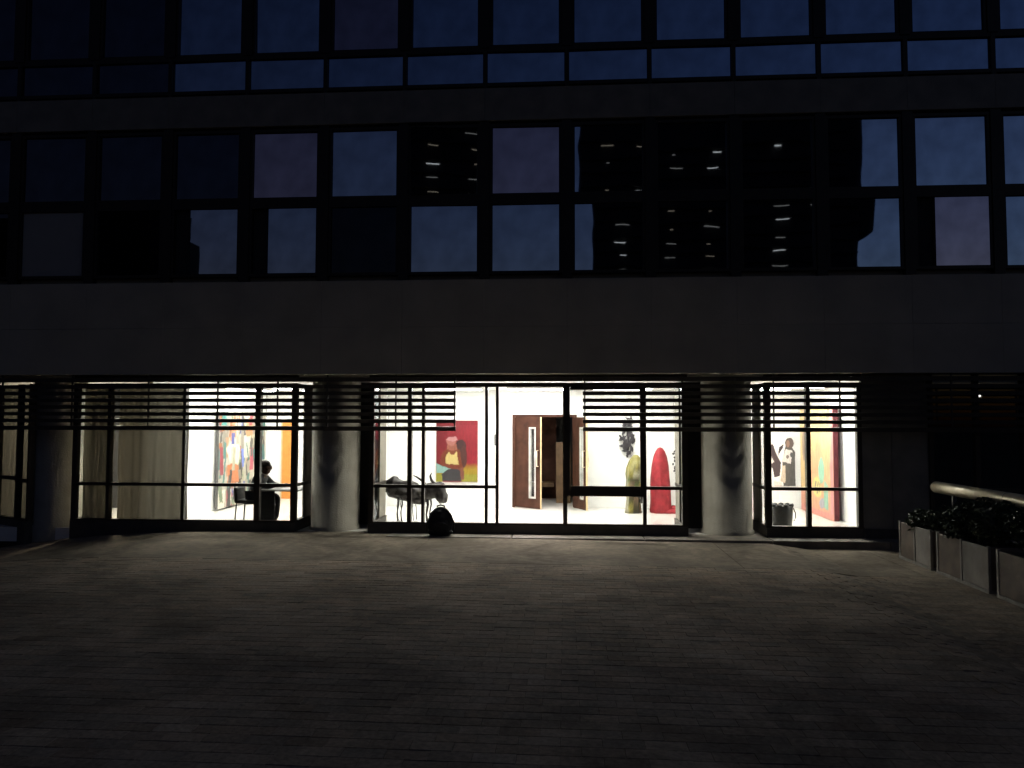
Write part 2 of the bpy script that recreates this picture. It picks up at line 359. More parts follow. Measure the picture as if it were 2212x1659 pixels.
# ground-floor rooms ------------------------------------------------
YG = .30                                                   # glazing plane of the bays
CZ = 2.66
box('interior_floor', 'ifloor', bld, -12, 9.5, .40, 7.2, -.25, .004)
box('ceiling', 'ceil', bld, -12, 9.5, .36, 7.2, CZ, CZ+.08)
box('slab_edge', 'clad', bld, -12, 9.5, .905, 7.3, 2.75, 3.2)
wl = lambda *b: box('interior_wall', 'white', bld, *b)
wl(-7.68, -7.56, .66, 6.05, .006, CZ-.004)                 # left gallery: west wall
wl(-7.555, -4.22, 6.06, 6.18, .006, CZ-.004)               # left gallery: back wall
wl(-4.21, -4.09, 1.39, 6.18, .006, CZ-.004)                # wall behind the first column
wl(-4.085, -1.14, 4.55, 4.67, .006, CZ-.004)               # middle gallery back wall, either side of the doorway
wl(.20, 2.755, 4.55, 4.67, .006, CZ-.004)
wl(-1.138, .198, 4.552, 4.668, 2.06, CZ-.004)
wl(2.76, 2.88, 1.39, 4.67, .006, CZ-.004)                  # wall behind the second column
wl(2.885, 5.40, 4.85, 4.97, .006, CZ-.004)                 # right gallery back wall
wl(5.41, 5.53, .353, 4.97, .006, CZ-.004)                   # right gallery east wall
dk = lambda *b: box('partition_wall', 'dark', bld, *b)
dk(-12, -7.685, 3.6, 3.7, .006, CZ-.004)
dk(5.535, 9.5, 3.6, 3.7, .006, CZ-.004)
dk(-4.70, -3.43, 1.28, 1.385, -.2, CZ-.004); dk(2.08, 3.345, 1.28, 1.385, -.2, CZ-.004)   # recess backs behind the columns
dk(-1.6, -1.5, 4.675, 7.0, .006, CZ-.004); dk(1.2, 1.3, 4.675, 7.0, .006, CZ-.004); dk(-1.6, 1.3, 7.05, 7.15, .006, CZ-.004)
# corridor fittings glimpsed through the doorway
box('corridor_panel', 'wood2', bld, -.22, .12, 5.5, 5.56, .01, 1.45)
box('corridor_panel', 'wood', bld, -.95, -.23, 6.6, 6.66, .01, 2.1)
box('corridor_bench', 'wood2', bld, -.9, -.28, 6.0, 6.5, .35, .45)

def shopfront(name, xa, xb, posts, tz=.806, sill=.19, left_ret=True, right_ret=True, transom=None, base=-.30, back=1.28, glassed=True):
    """a glazed bay: plinth, posts (x, width), transom, panes; returns run back beside the columns"""
    s = box(name, 'plinth', bld, xa-.045, xb+.045, YG-.06, YG+.09, base, sill-.03)
    box('sill', 'mull', s, xa-.05, xb+.05, YG-.045, YG+.05, sill-.028, sill)
    box('head_rail', 'mull', s, xa-.05, xb+.05, YG-.04, YG+.045, 2.53, 2.60)
    box('head_rail', 'mull', s, xa-.05, xb+.05, YG-.04, YG+.045, 2.68, 2.738)
    for x, w_ in posts: box('mullion', 'mull', s, x-w_/2, x+w_/2, YG-.05, YG+.055, sill+.001, 2.529)
    edges = [xa]+[p[0] for p in posts[1:-1]]+[xb]
    wid = [p[1] for p in posts]
    for k in range(len(edges)-1):
        a, b_ = edges[k]+wid[k]/2+.001, edges[k+1]-wid[k+1]/2-.001
        if transom and transom(k):
            box('transom', 'mull', s, a, b_, YG-.035, YG+.035, tz-.027, tz+.027)
            if glassed:
                box('pane', 'glass', s, a, b_, YG-.004, YG+.004, sill+.002, tz-.029); box('pane', 'glass', s, a, b_, YG-.004, YG+.004, tz+.029, 2.528)
    if glassed: box('pane', 'glass', s, xa, xb, YG-.004, YG+.004, 2.603, 2.678)
    for on, x, d in ((left_ret, xa, 1), (right_ret, xb, -1)):
        if not on: continue
        box('return_plinth', 'plinth', s, x-.04, x+.04, YG+.092, back, base, sill-.03)
        box('sill', 'mull', s, x-.045, x+.045, YG+.092, back, sill-.028, sill)
        box('transom', 'mull', s, x-.03, x+.03, YG+.06, back, tz-.027, tz+.027)
        box('head_rail', 'mull', s, x-.035, x+.035, YG+.06, back, 2.53, 2.60)
        box('pane', 'glass', s, x-.004, x+.004, YG+.06, .80, sill+.002, tz-.029)
        box('pane', 'glass', s, x-.004, x+.004, YG+.06, .80, tz+.029, 2.528)
        box('light_block_panel', 'clad', s, x-.02, x+.02, .801, back, sill+.002, tz-.029)  # added out of sight behind the columns to block side light on them
        box('light_block_panel', 'clad', s, x-.02, x+.02, .801, back, tz+.029, 2.528)
    return s
s1 = shopfront('left_bay_glazing', -8.763, -4.755, [(-8.763, .08), (-8.137, .055), (-6.75, .055), (-5.41, .095), (-4.755, .095)], transom=lambda k: True)
s2 = shopfront('entrance_bay_glazing', -3.371, 2.021, [(-3.371, .085), (-2.701, .07), (-2.462, .05), (-1.36, .05), (-1.173, .05), (-.003, .075), (1.345, .06), (2.021, .1)], transom=lambda k: k in (0, 1, 2, 3, 6))
s3 = shopfront('right_bay_glazing', 3.404, 4.90, [(3.404, .1), (4.068, .07), (4.90, .075)], tz=.812, transom=lambda k: True, right_ret=False)
# top-hung sash pushed a little outwards beside the entrance, and the fixed light under it
sash = MB()
for b_ in ((-.66, -.58, -.03, .03, -1.86, 0), (.60, .69, -.03, .03, -1.86, 0), (-.578, .598, -.028, .028, -.06, -.001), (-.578, .598, -.03, .03, -1.859, -1.69)): sash.box(*b_)
sash = sash.done('sash', 'mull', s2); sash.location = (.66, YG-.09, 2.535); sash.rotation_euler = (R(-3.2), 0, 0)
sp = box('sash_pane', 'glass', s2, -.575, .595, -.004, .004, -1.688, -.062); sp.location = sash.location; sp.rotation_euler = sash.rotation_euler
box('pane', 'glass', s2, .036, 1.314, YG-.004, YG+.004, .193, .66)
box('fixed_rail', 'mull', s2, .036, 1.314, YG-.03, YG+.03, .661, .70)
MB().tube([(-1.205, YG-.06, 1.53), (-1.205, YG-.11, 1.53), (-1.205, YG-.11, 1.70), (-1.205, YG-.06, 1.70)], .011, 8).done('door_handle', 'greysteel', s2)
# unlit run of frontage to the right: solid panels, then dark glass
s4 = box('unlit_bay_frontage', 'plinth', bld, 4.96, 8.9, YG-.055, YG+.09, -.3, .16)
for k, (a, b_) in enumerate(((4.945, 5.42), (5.43, 6.02))): box('solid_panel', 'clad', s4, a, b_, YG-.03+.008*k, YG+.05, .165, 2.735)
for x in (6.06, 6.80, 7.55, 8.3): box('mullion', 'mull', s4, x-.035, x+.035, YG-.05, YG+.055, .165, 2.735)
for a, b_ in ((6.096, 6.764), (6.836, 7.514), (7.586, 8.264)):
    box('transom', 'mull', s4, a, b_, YG-.03, YG+.03, .79, .84)
    box('pane', 'glass', s4, a, b_, YG-.004, YG+.004, .167, .788); box('pane', 'glass', s4, a, b_, YG-.004, YG+.004, .842, 2.73)
# splayed bay at the far left, running back to the left of its column
s5 = bpy.data.objects.new('splayed_bay_glazing', None); link(s5, bld); s5.location = (-9.62, .34, 0); s5.rotation_euler = (0, 0, R(150))
box('plinth', 'plinth', s5, 0, 2.2, -.06, .09, -.5, .12); box('sill', 'mull', s5, 0, 2.2, -.045, .05, .122, .15)
for x, w_ in ((.03, .06), (.47, .05), (1.3, .05), (2.1, .05)): box('mullion', 'mull', s5, x-w_/2, x+w_/2, -.05, .055, .151, 2.6)
for a, b_, tz in ((.061, .444, .84), (.496, 1.274, .87), (1.326, 2.074, .87)):
    box('transom', 'mull', s5, a, b_, -.03, .03, tz-.035, tz+.035)
    box('pane', 'glass', s5, a, b_, -.004, .004, .152, tz-.037); box('pane', 'glass', s5, a, b_, -.004, .004, tz+.037, 2.6)

# curtains (hung inside, drawn)
def curtain(name, xa, xb, y, seed, label, mtx=None, z0=.06, z1=2.6):
    n = int((xb-xa)/.018); rg = random.Random(seed); vs, fs = [], []; ph = 0; amps = []
    for i in range(n+1): ph += rg.uniform(.35, .95); amps.append(.012*math.sin(ph)+.010*math.sin(ph*.31))
    K = 8
    for k in range(K+1):
        t = k/K
        for i in range(n+1):
            s = .75+.45*(1-t); vs.append((xa+(xb-xa)*i/n+.006*math.sin(k*1.3+i*.2), y+amps[i]*s+.008*math.sin(i*.11+k), z0+(z1-z0)*t))
    fs = [(k*(n+1)+i, k*(n+1)+i+1, (k+1)*(n+1)+i+1, (k+1)*(n+1)+i) for k in range(K) for i in range(n)]
    me = bpy.data.meshes.new(name); me.from_pydata(vs, [], fs); me.materials.append(M['curtain'])
    for p in me.polygons: p.use_smooth = True
    o = link(bpy.data.objects.new(name, me)); tag(o, label, 'curtain')
    if mtx: o.matrix_world = mtx
    return o
curtain('curtain', -8.71, -8.14, .42, 3, 'narrow beige drawn curtain at the left end of the left bay')
curtain('curtain', -8.12, -6.81, .53, 4, 'wide beige drawn curtain beside the lit left gallery')
curtain('curtain', .06, 2.6, -.13, 5, 'greenish beige curtain in the splayed window at far left', Matrix.Translation((-9.62, .34, 0)) @ Matrix.Rotation(R(150), 4, 'Z'))

# louvre screens in front of the bays and columns ---------------------------------
SL = [2.648, 2.528, 2.409, 2.291, 2.172, 2.054, 1.935, 1.806]
def louvre(xa, xb, hang, upto=8):
    s = bpy.data.objects.new('louvre_screen', None); link(s, bld); s.location = ((xa+xb)/2, 0, 0)
    for x in hang: box('hanger', 'slat', s, x-.012-s.location.x, x+.012-s.location.x, .034, .06, (SL[upto-1]-.03), 2.735)
    for k, z in enumerate(SL[:upto]):
        h = .036 if k in (0, 7) else .031
        o = box('slat', 'slat', s, -(xb-xa)/2, (xb-xa)/2, -.011, .011, -h, h)
        o.location = (0, .018, z+rnd.uniform(-.002, .002)); o.rotation_euler = (R(14+rnd.uniform(-2, 2)), R(rnd.uniform(-.04, .04)), 0)
    return s
louvre(-12, -8.42, [-11.2, -10.0, -8.7]); louvre(-8.415, -4.16, [-7.3, -6.05, -4.98]); louvre(-4.155, -1.86, [-4.1, -2.9, -1.885])
louvre(-1.855, .29, [-.80], 1)
louvre(.295, 2.815, [.33, 1.95]); louvre(2.82, 5.55, [3.45, 4.52]); louvre(5.555, 9.4, [6.3, 7.6])

# doorway in the back wall: two veneered leaves, both ajar
def door_leaf(hx, hy, ang, flip):
    d = bpy.data.objects.new('door', None); link(d, bld); d.location = (hx, hy, 0); d.rotation_euler = (0, 0, ang)
    L = .74; vx0, vx1 = (.43, .60)
    box('leaf', 'wood', d, 0, vx0, -.022, .022, .02, 2.04); box('leaf', 'wood', d, vx1, L, -.022, .022, .02, 2.04)
    box('leaf', 'wood', d, vx0, vx1, -.021, .021, .02, .25); box('leaf', 'wood', d, vx0, vx1, -.021, .021, 1.80, 2.04)
    box('vision_panel', 'glass', d, vx0+.02, vx1-.02, -.004, .004, .27, 1.78)
    f = MB()
    for b_ in ((vx0-.015, vx0+.02, -.03, .03, .235, 1.815), (vx1-.02, vx1+.015, -.03, .03, .235, 1.815), (vx0+.0205, vx1-.0205, -.03, .03, .235, .27), (vx0+.0205, vx1-.0205, -.03, .03, 1.78, 1.815)): f.box(*b_)
    f.done('vision_frame', 'cream', d)
    for s in (-1, 1): MB().tube([(L-.06, s*.02, .95), (L-.06, s*.07, .95), (L-.06, s*.07, 1.30), (L-.06, s*.02, 1.30)], .011, 8).done('handle', 'handle', d)
    box('edge_strip', 'palew', d, L+.001, L+.008, -.021, .021, .02, 2.04)
door_leaf(-1.125, 4.53, R(-38), 1)
door_leaf(.185, 4.53, R(-68), -1)
for a, b_ in ((-1.20, -1.14), (.20, .26)): box('door_frame', 'wood', bld, a, b_, 4.50, 4.549, .005, 2.1)
box('door_frame', 'wood', bld, -1.139, .199, 4.50, 4.549, 2.045, 2.1)

# ceiling lamps of the galleries
def lamp(x, y, lx, ly, label, m='lampm', grp='gallery ceiling lamps'):
    t = thing('ceiling_lamp', label, 'lamp', (x, y, CZ-.03), 0, grp)
    box('housing', 'cream', t, -lx/2-.02, lx/2+.02, -ly/2-.02, ly/2+.02, 0, .028); box('diffuser', m, t, -lx/2, lx/2, -ly/2, ly/2, -.02, -.001)
for k, (x, y) in enumerate(((-6.9, 2.0), (-5.9, 2.3), (-6.9, 4.4), (-5.7, 4.4))):
    lamp(x, y, .3, 1.2, 'ceiling lamp of the left gallery, '+('front' if k < 2 else 'back')+' pair, '+('nearer the curtain' if k % 2 == 0 else 'nearer the column'))
for k, (x, y) in enumerate(((-2.0, 1.5), (-.6, 1.5), (.8, 1.5), (-2.4, 3.3), (-.6, 3.3), (1.2, 3.3))):
    lamp(x, y, 1.2, .3, 'ceiling lamp of the entrance gallery, '+('front' if k < 3 else 'back')+' row, '+('left', 'middle', 'right')[k % 3])
lamp(4.6, 1.35, .5, .4, 'square ceiling lamp glaring through the right bay louvres')
lamp(4.1, 3.6, 1.2, .3, 'long ceiling lamp deep inside the right gallery')
lamp(4.5, 2.5, 1.2, .3, 'long ceiling lamp in the middle of the right gallery')
lamp(-9.3, 2.1, .3, .6, 'weak ceiling lamp behind the drawn curtains at left', 'lampc')
lamp(-.55, 5.6, .3, .3, 'weak ceiling lamp in the corridor behind the brown doors', 'lampw')
t = thing('emergency_lamp', 'tiny white lamp glowing in the dark room at far right', 'lamp', (7.7, 1.9, 2.43))
box('backplate', 'cream', t, -.05, .05, .02, .035, -.04, .04); MB().ell((0, 0, 0), (.022, .02, .016)).done('bulb', 'dot', t)

# ------------------------------------------------------------------ pictures
def inside(p, poly):
    x, y = p; c = False; n = len(poly)
    for i in range(n):
        x1, y1 = poly[i]; x2, y2 = poly[i-1]
        if (y1 > y) != (y2 > y) and x < (x2-x1)*(y-y1)/(y2-y1)+x1: c = not c
    return c
def canvas(name, label, w_, h, dep, loc, rz, fn, side='cream', nx=64, tilt=0, frame=None, group=None):
    """stretched canvas: front face coloured stroke by stroke"""
    t = thing(name, label, 'painting', loc, rz, group); t.rotation_euler = (tilt, 0, rz)
    box('stretcher', side, t, -w_/2, w_/2, .003, dep, 0, h)
    ny = int(nx*h/w_); vs, fs, tn = [], [], []
    for j in range(ny+1):
        for i in range(nx+1):
            u, v = i/nx, j/ny; vs.append(((u-.5)*w_, 0, v*h)); d = .012
            du, dv = noise.noise((u*9, v*9, 1.3))*d, noise.noise((u*9, v*9, 7.1))*d
            c = fn(u+du, v+dv); k = 1+.22*noise.noise((u*30, v*12, 3))
            tn.append(tuple(max(0, min(1, q*k)) for q in c))
    fs = [(j*(nx+1)+i, j*(nx+1)+i+1, (j+1)*(nx+1)+i+1, (j+1)*(nx+1)+i) for j in range(ny) for i in range(nx)]
    me = bpy.data.meshes.new('painted_face'); me.from_pydata(vs, [], fs); me.materials.append(M['paint']); tone_attr(me, tn)
    link(bpy.data.objects.new('painted_face', me), t); return t
def ellp(u, v, cu, cv, ru, rv): return ((u-cu)/ru)**2+((v-cv)/rv)**2 < 1
def layers(bgf, shapes, vs=1.0, k=1.0, mute=0.0):
    def fn(u, v):
        c = bgf(u, v); v = v/vs
        for sh, cc in shapes:
            if (ellp(u, v, *sh) if len(sh) == 4 and not isinstance(sh[0], tuple) else inside((u, v), sh)): c = cc
        return mixc(tuple(q*k for q in c), (.62, .52, .46), mute)
    return fn
mixc = lambda a, b, t: tuple(x+(y-x)*max(0, min(1, t)) for x, y in zip(a, b))
def red_bg(u, v):
    c = mixc((.20, .018, .025), (.34, .022, .035), u+.3*noise.noise((u*3, v*3, 0)))
    if v < .31: c = mixc(c, (.42, .28, .03) if v > .12 else (.36, .33, .05), (.31-v)*9) if (u > .62 or (u < .16 and v < .17)) else c
    return c
red = layers(red_bg, [((.60, .70, .13, .14), (.07, .03, .03)), ((.66, .50, .09, .22), (.10, .035, .03)), ([(.12, .52), (.2, .62), (.34, .66), (.56, .64), (.62, .40), (.66, .22), (.30, .22), (.10, .34)], (.22, .055, .025)),
     ([(.24, .64), (.30, .86), (.46, .86), (.52, .62)], (.36, .12, .08)), ((.36, .80, .11, .085), (.45, .17, .14)), ([(.22, .83), (.30, .89), (.48, .90), (.52, .82), (.40, .80)], (.60, .28, .28)),
     ([(.22, .36), (.24, .52), (.31, .60), (.36, .54), (.44, .54), (.50, .61), (.54, .34)], (.72, .55, .22)), ([(0, .16), (0, .37), (.18, .31), (.36, .27), (.30, .20), (.14, .17)], (.30, .50, .45)),
     ([(.15, .02), (.14, .16), (.30, .25), (.58, .26), (.68, .20), (.62, .02)], (.06, .055, .06)), ([(.5, .26), (.66, .30), (.68, .05), (.60, .04), (.58, .22)], (.24, .08, .05)), ([(.10, .36), (.30, .27), (.55, .26), (.52, .31), (.30, .33), (.16, .42)], (.22, .05, .03))], .82, .58)
canvas('painting', 'red painting of a seated figure in a yellow top on the white wall', .95, 1.40, .04, (-2.47, 4.505, .565), 0, red, side='red')
rs = random.Random(5); strokes = []
pal = [(.42, .38, .30), (.30, .27, .22), (.06, .06, .06), (.40, .16, .07), (.45, .42, .30), (.08, .22, .20), (.10, .12, .35), (.35, .06, .08), (.20, .25, .16), (.50, .30, .18), (.5, .48, .42), (.13, .12, .11)]
for k in range(150):  # brush strokes
    cu, cv = rs.random(), rs.random(); hh, ww = rs.uniform(.04, .17), rs.uniform(.008, .035); s = rs.uniform(-.05, .05)
    strokes.append(([(cu-ww, cv-hh), (cu+ww, cv-hh), (cu+ww+s, cv+hh), (cu-ww+s, cv+hh)], tuple(q*.7 for q in rs.choice(pal))))
strokes += [([(.04, .86), (.14, .86), (.13, 1), (.05, 1)], (.06, .25, .23)), ((.27, .80, .08, .13), (.45, .2, .11)), ([(.14, .62), (.30, .74), (.42, .62), (.40, .42), (.24, .44)], (.50, .48, .38)), ([(.18, .45), (.40, .44), (.42, .24), (.16, .22)], (.40, .14, .06)),
   ([(.22, .24), (.26, .24), (.22, .08), (.15, .08)], (.04, .04, .04)), ([(.32, .24), (.36, .24), (.34, .06), (.28, .06)], (.04, .04, .04)), ([(.46, .40), (.52, .40), (.51, .6), (.45, .6)], (.12, .16, .45)), ([(.62, .35), (.72, .35), (.74, .6), (.66, .62)], (.38, .07, .10)), ((.62, .82, .08, .12), (.4, .18, .09)), ([(.52, .5), (.62, .5), (.66, .74), (.5, .74)], (.46, .44, .36))]
strokes = strokes[:110]+strokes[150:]+strokes[110:150]
busy = layers(lambda u, v: mixc((.34, .32, .27), (.42, .38, .3), u) if v > .18 else (.55, .5, .42), strokes)
canvas('painting', 'large crowded painting of figures in many colours leaning on the left gallery wall', 2.55, 2.08, .06, (-7.44, 4.43, .05), R(90), busy, side='greysteel', nx=110)
def warm_bg(u, v):
    return mixc(mixc((.50, .15, .07), (.55, .32, .08), v*1.4+.4*noise.noise((u*3, v*3, 2))), (.5, .45, .12), (v-.6)*2)
warm = layers(warm_bg, [([(0, .2), (.16, .2), (.2, 1), (0, 1)], (.55, .36, .12)), ((.12, .62, .06, .14), (.18, .10, .05)), ([(.55, .62), (.72, .98), (.86, .98), (.80, .62)], (.50, .50, .10)), ([(.42, .38), (.55, .72), (.70, .62), (.66, .36)], (.55, .22, .06)), ((.66, .42, .09, .12), (.08, .36, .24)), ([(.70, .08), (.84, .08), (.84, .30), (.74, .34)], (.08, .33, .22)),
   ((.52, .26, .13, .09), (.55, .45, .06)), ([(.43, .22), (.46, .22), (.50, .31), (.47, .31)], (.03, .03, .02)), ([(.50, .20), (.53, .20), (.57, .31), (.54, .31)], (.03, .03, .02)), ([(.57, .22), (.60, .22), (.62, .30), (.59, .31)], (.03, .03, .02)), ((.66, .12, .08, .05), (.18, .2, .28)), ((.30, .86, .06, .08), (.30, .36, .42)), ([(.82, .84), (.88, .82), (.93, .97), (.86, .98)], (.12, .05, .06)), ([(.9, 0), (1, 0), (1, 1), (.94, 1)], (.5, .1, .12)), ([(0, 0), (1, 0), (1, .05), (0, .06)], (.5, .10, .08))], 1.0, 1.15, .28)
canvas('painting', 'tall orange and yellow painting with green patches leaning on the right gallery wall', 2.1, 2.25, .10, (5.22, 3.54, .01), R(-90), warm, side='maroon', nx=80, tilt=0)
figs = layers(lambda u, v: (.78, .77, .75), [([(.0, .42), (.0, .80), (.18, .86), (.34, .62), (.48, .48), (.42, .20), (.22, .18), (.16, .36)], (.07, .05, .055)), ([(.02, .5), (.12, .62), (.22, .5), (.1, .44)], (.7, .66, .62)), ([(.55, 0), (.52, .5), (.66, .84), (.82, .86), (1, .7), (1, 0)], (.10, .095, .09)), ((.80, .88, .16, .11), (.13, .10, .09)), ((.74, .87, .07, .07), (.28, .17, .13)), ([(.5, .50), (.66, .76), (.9, .72), (.84, .46)], (.62, .58, .56)), ([(.44, .1), (.52, .42), (.64, .42), (.62, .06)], (.55, .46, .36)), ([(.36, .62), (.42, .80), (.58, .86), (.56, .78), (.46, .7)], (.05, .04, .05)), ([(.2, .0), (.5, .0), (.5, .08), (.2, .1)], (.7, .6, .55)), ((.86, .64, .05, .05), (.1, .1, .1)), ((.72, .6, .05, .04), (.2, .16, .15))])
canvas('painting', 'black and white picture of two standing figures in the right gallery', .60, 1.10, .03, (4.87, 4.815, .50), 0, figs, side='black')
greyp = layers(lambda u, v: (.75, .74, .72), [([(0, .72), (1, .62), (1, 1), (0, 1)], (.09, .09, .09)), ([(0, .02), (1, .02), (1, .40), (0, .42)], (.11, .105, .1)), ((.5, .18, .22, .1), (.6, .58, .55)), ((.45, .56, .2, .03), (.1, .1, .1))])
canvas('painting', 'grey and white picture seen edge-on past the first column', 1.5, 1.05, .03, (-4.052, 2.55, .82), R(90), greyp, side='black', nx=40)
rs = random.Random(8); blots = [((rs.random(), rs.random(), rs.uniform(.03, .09), rs.uniform(.03, .08)), rs.choice([(.42, .3, .34), (.5, .5, .3), (.3, .3, .4), (.45, .25, .24), (.4, .45, .36)])) for _ in range(34)]
canvas('painting', 'pale picture dotted with soft colours seen past the second column', 1.7, 1.5, .03, (2.724, 2.9, .80), R(-90), layers(lambda u, v: (.74, .72, .68), blots), nx=60)
t = thing('orange_board', 'tall narrow orange board standing at the back of the left gallery', 'board', (-6.98, 5.98, .006))
box('board', 'orange', t, -.115, .115, -.02, .03, 0, 1.92); box('edge_trim', 'palew', t, -.15, -.117, -.015, .03, 0, 1.92)

# ------------------------------------------------------------------ sculptures
t = thing('sculpture', 'tall red draped cone sculpture with trailing hem', 'sculpture', (2.03, 3.75, .005))
prof = [(.235, 0), (.24, .05), (.225, .25), (.215, .5), (.20, .75), (.175, 1.0), (.145, 1.18), (.105, 1.30), (.055, 1.37), (.01, 1.39)]
body = MB().lathe(prof, 40, .12, seed=3)
for v in body.bm.verts:
    a = math.atan2(v.co.y, v.co.x); k = 1+.045*math.sin(a*11+1.5*v.co.z)*(1-v.co.z/1.5); v.co.x *= k; v.co.y *= k
body.done('draped_body', 'red', t)
hem = MB(); hem.ell((.30, -.02, .03), (.17, .16, .13), wob=.35, seed=4); hem.ell((.18, -.10, .02), (.20, .14, .08), wob=.3, seed=9); hem.done('trailing_hem', 'red', t)
t = thing('sculpture', 'olive and yellow mosaic figure sculpture beside the red cone', 'sculpture', (1.44, 3.66, .005))
b = MB().lathe([(.19, 0), (.185, .1), (.16, .3), (.185, .45), (.17, .58), (.165, .7), (.185, .82), (.175, .95), (.14, 1.08), (.10, 1.17), (.05, 1.22), (.008, 1.23)], 36, .25, seed=6, lean=(.05, 0))
o = b.done('figure_body', 'mosaic', t); mp = [(.17, .145, .03), (.10, .09, .03), (.24, .21, .08), (.04, .035, .015), (.12, .08, .05), (.27, .25, .17), (.07, .09, .03)]
tone_attr(o.data, [mp[int(abs(noise.cell((v.co.x*9+20, v.co.y*9, v.co.z*8)))*97) % 7] if v.co.z < .85 else mp[int(abs(noise.cell((v.co.x*12+20, v.co.y*12, v.co.z*10)))*97) % 3] for v in o.data.vertices])
b = MB(); b.ell((.12, -.14, .42), (.075, .07, .10), wob=.3, seed=2); b.ell((.17, -.12, .28), (.05, .05, .07), wob=.3, seed=3); b.done('dark_boss', 'bull', t)

t = thing('wall_sculpture', 'dark jagged leaf-like iron sculpture hung high on the white wall', 'sculpture', (1.40, 4.52, 1.14))
rs = random.Random(21)
for k in range(40):
    zz = .05+.80*k/39; wdt = .02+.13*math.sin(min(1, k/39*1.35)*math.pi*.8); cx = rs.uniform(-wdt, wdt); a = rs.uniform(-1.2, 1.2)+1.57*(1 if rs.random() < .5 else -1)*.4+1.57
    L, W2 = rs.uniform(.07, .19), rs.uniform(.02, .055); d = Vector((math.cos(a), 0, math.sin(a))); q = Vector((-d.z, 0, d.x)); c = Vector((cx, -rs.uniform(.01, .09), zz))
    MB().poly([c-d*L*.5, c+q*W2-d*L*.1, c+d*L*.2+q*W2*.8, c+d*L*.7, c+d*L*.15-q*W2*.9, c-q*W2*.7-d*L*.2], (0, .012, 0)).done('iron_leaf', 'leafm', t)
MB().tube([(0, -.02, 0), (.015, -.02, .3), (0, -.02, .6), (.02, -.02, .88)], [.012, .02, .018, .01], 8).done('stalk', 'leafm', t)
MB().tube([(-.04, -.03, .32), (-.12, -.05, .42), (-.19, -.06, .50)], [.012, .016, .022], 8).done('side_branch', 'leafm', t)
t = thing('wall_sculpture', 'thin twisted dark iron strand hanging right of the red cone', 'sculpture', (2.42, 4.25, .80))
MB().tube([(.03*math.sin(k*1.1)+.012*math.sin(k*3.3), .02*math.cos(k*.9), .03*k) for k in range(19)], [.012+.006*math.sin(k*2.1) for k in range(19)], 7).done('strand', 'leafm', t)
for k in range(7): MB().ell((.03*math.sin(k*2.3)-.02, 0, .06+.075*k), (.028, .015, .02), Matrix.Rotation(k*.8, 3, 'Y'), 8, 6).done('iron_knot', 'leafm', t)
MB().tube([(0, .0, .54), (0, .15, 1.2), (0, .27, 1.80)], .003, 5).done('wire', 'leafm', t)

def post(x, y, m, r, label):
    t = thing('support_post', label, 'post', (x, y, .005)); MB().lathe([(r, .02), (r, CZ-.03)], 16).done('shaft', m, t)
    MB().lathe([(r*2.1, 0), (r*2.1, .015), (r*1.3, .022)], 16).done('base_plate', m, t); MB().lathe([(r*1.3, CZ-.032), (r*1.8, CZ-.012)], 16).done('cap', m, t)
post(-3.55, 1.55, 'greysteel', .036, 'grey steel post inside the entrance gallery near the first column')
post(2.18, 2.10, 'greysteel', .03, 'dark steel post inside the entrance gallery near the second column')
post(2.235, 2.05, 'steel', .016, 'thin bright steel post close beside the dark post near the second column')

# horned bull sculpture on thin legs
t = thing('sculpture', 'dark lumpy horned bull sculpture standing on thin legs behind the glass', 'sculpture', (-2.83, 1.55, .005))
b = MB()
for c, r, s in (((-.42, 0, .70), (.22, .17, .17), 1), ((-.30, .02, .60), (.24, .18, .16), 2), ((-.10, 0, .56), (.24, .17, .15), 3), ((.02, .02, .46), (.22, .15, .10), 4), ((.16, 0, .56), (.20, .15, .15), 5), ((.30, .0, .62), (.17, .14, .16), 6), ((.44, -.02, .62), (.15, .12, .16), 7), ((.50, -.05, .50), (.12, .10, .12), 8), ((-.18, 0, .74), (.22, .12, .07), 9)):
    b.ell(c, r, None, 16, 10, .32, s)
o = b.done('body', 'bull', t); md = o.modifiers.new('weld', 'REMESH'); md.mode = 'VOXEL'; md.voxel_size = .02; md.use_smooth_shade = True
MB().tube([(.36, -.03, .74), (.30, -.04, .82), (.28, -.05, .90), (.31, -.05, .965)], [.032, .028, .02, .006], 9).done('horn', 'bull', t)
MB().tube([(.18, .05, .72), (.10, .06, .80), (.0, .06, .87), (-.07, .06, .90)], [.028, .024, .016, .005], 9).done('horn', 'bull', t)
for px, py, w_ in ((-.34, -.06, .018), (-.30, .09, .018), (.22, -.05, .03), (.26, .08, .02)):
    MB().tube([(px, py, .52), (px+.02, py, .35), (px-.01, py, .18), (px+.015, py, .01)], [w_*1.2, w_*.8, w_*.55, w_*.9], 8).done('leg', 'bull', t)
for cx, zz in ((-.29, .05), (.0, .04)):
    MB().tube([(cx-.035, -.1, .50), (cx-.045, -.11, .3), (cx-.025, -.11, zz+.04), (cx+.005, -.11, zz), (cx+.035, -.11, zz+.06), (cx+.03, -.11, .3), (cx-.01, -.1, .50)], .008, 6).done('rope_loop', 'leafm', t)

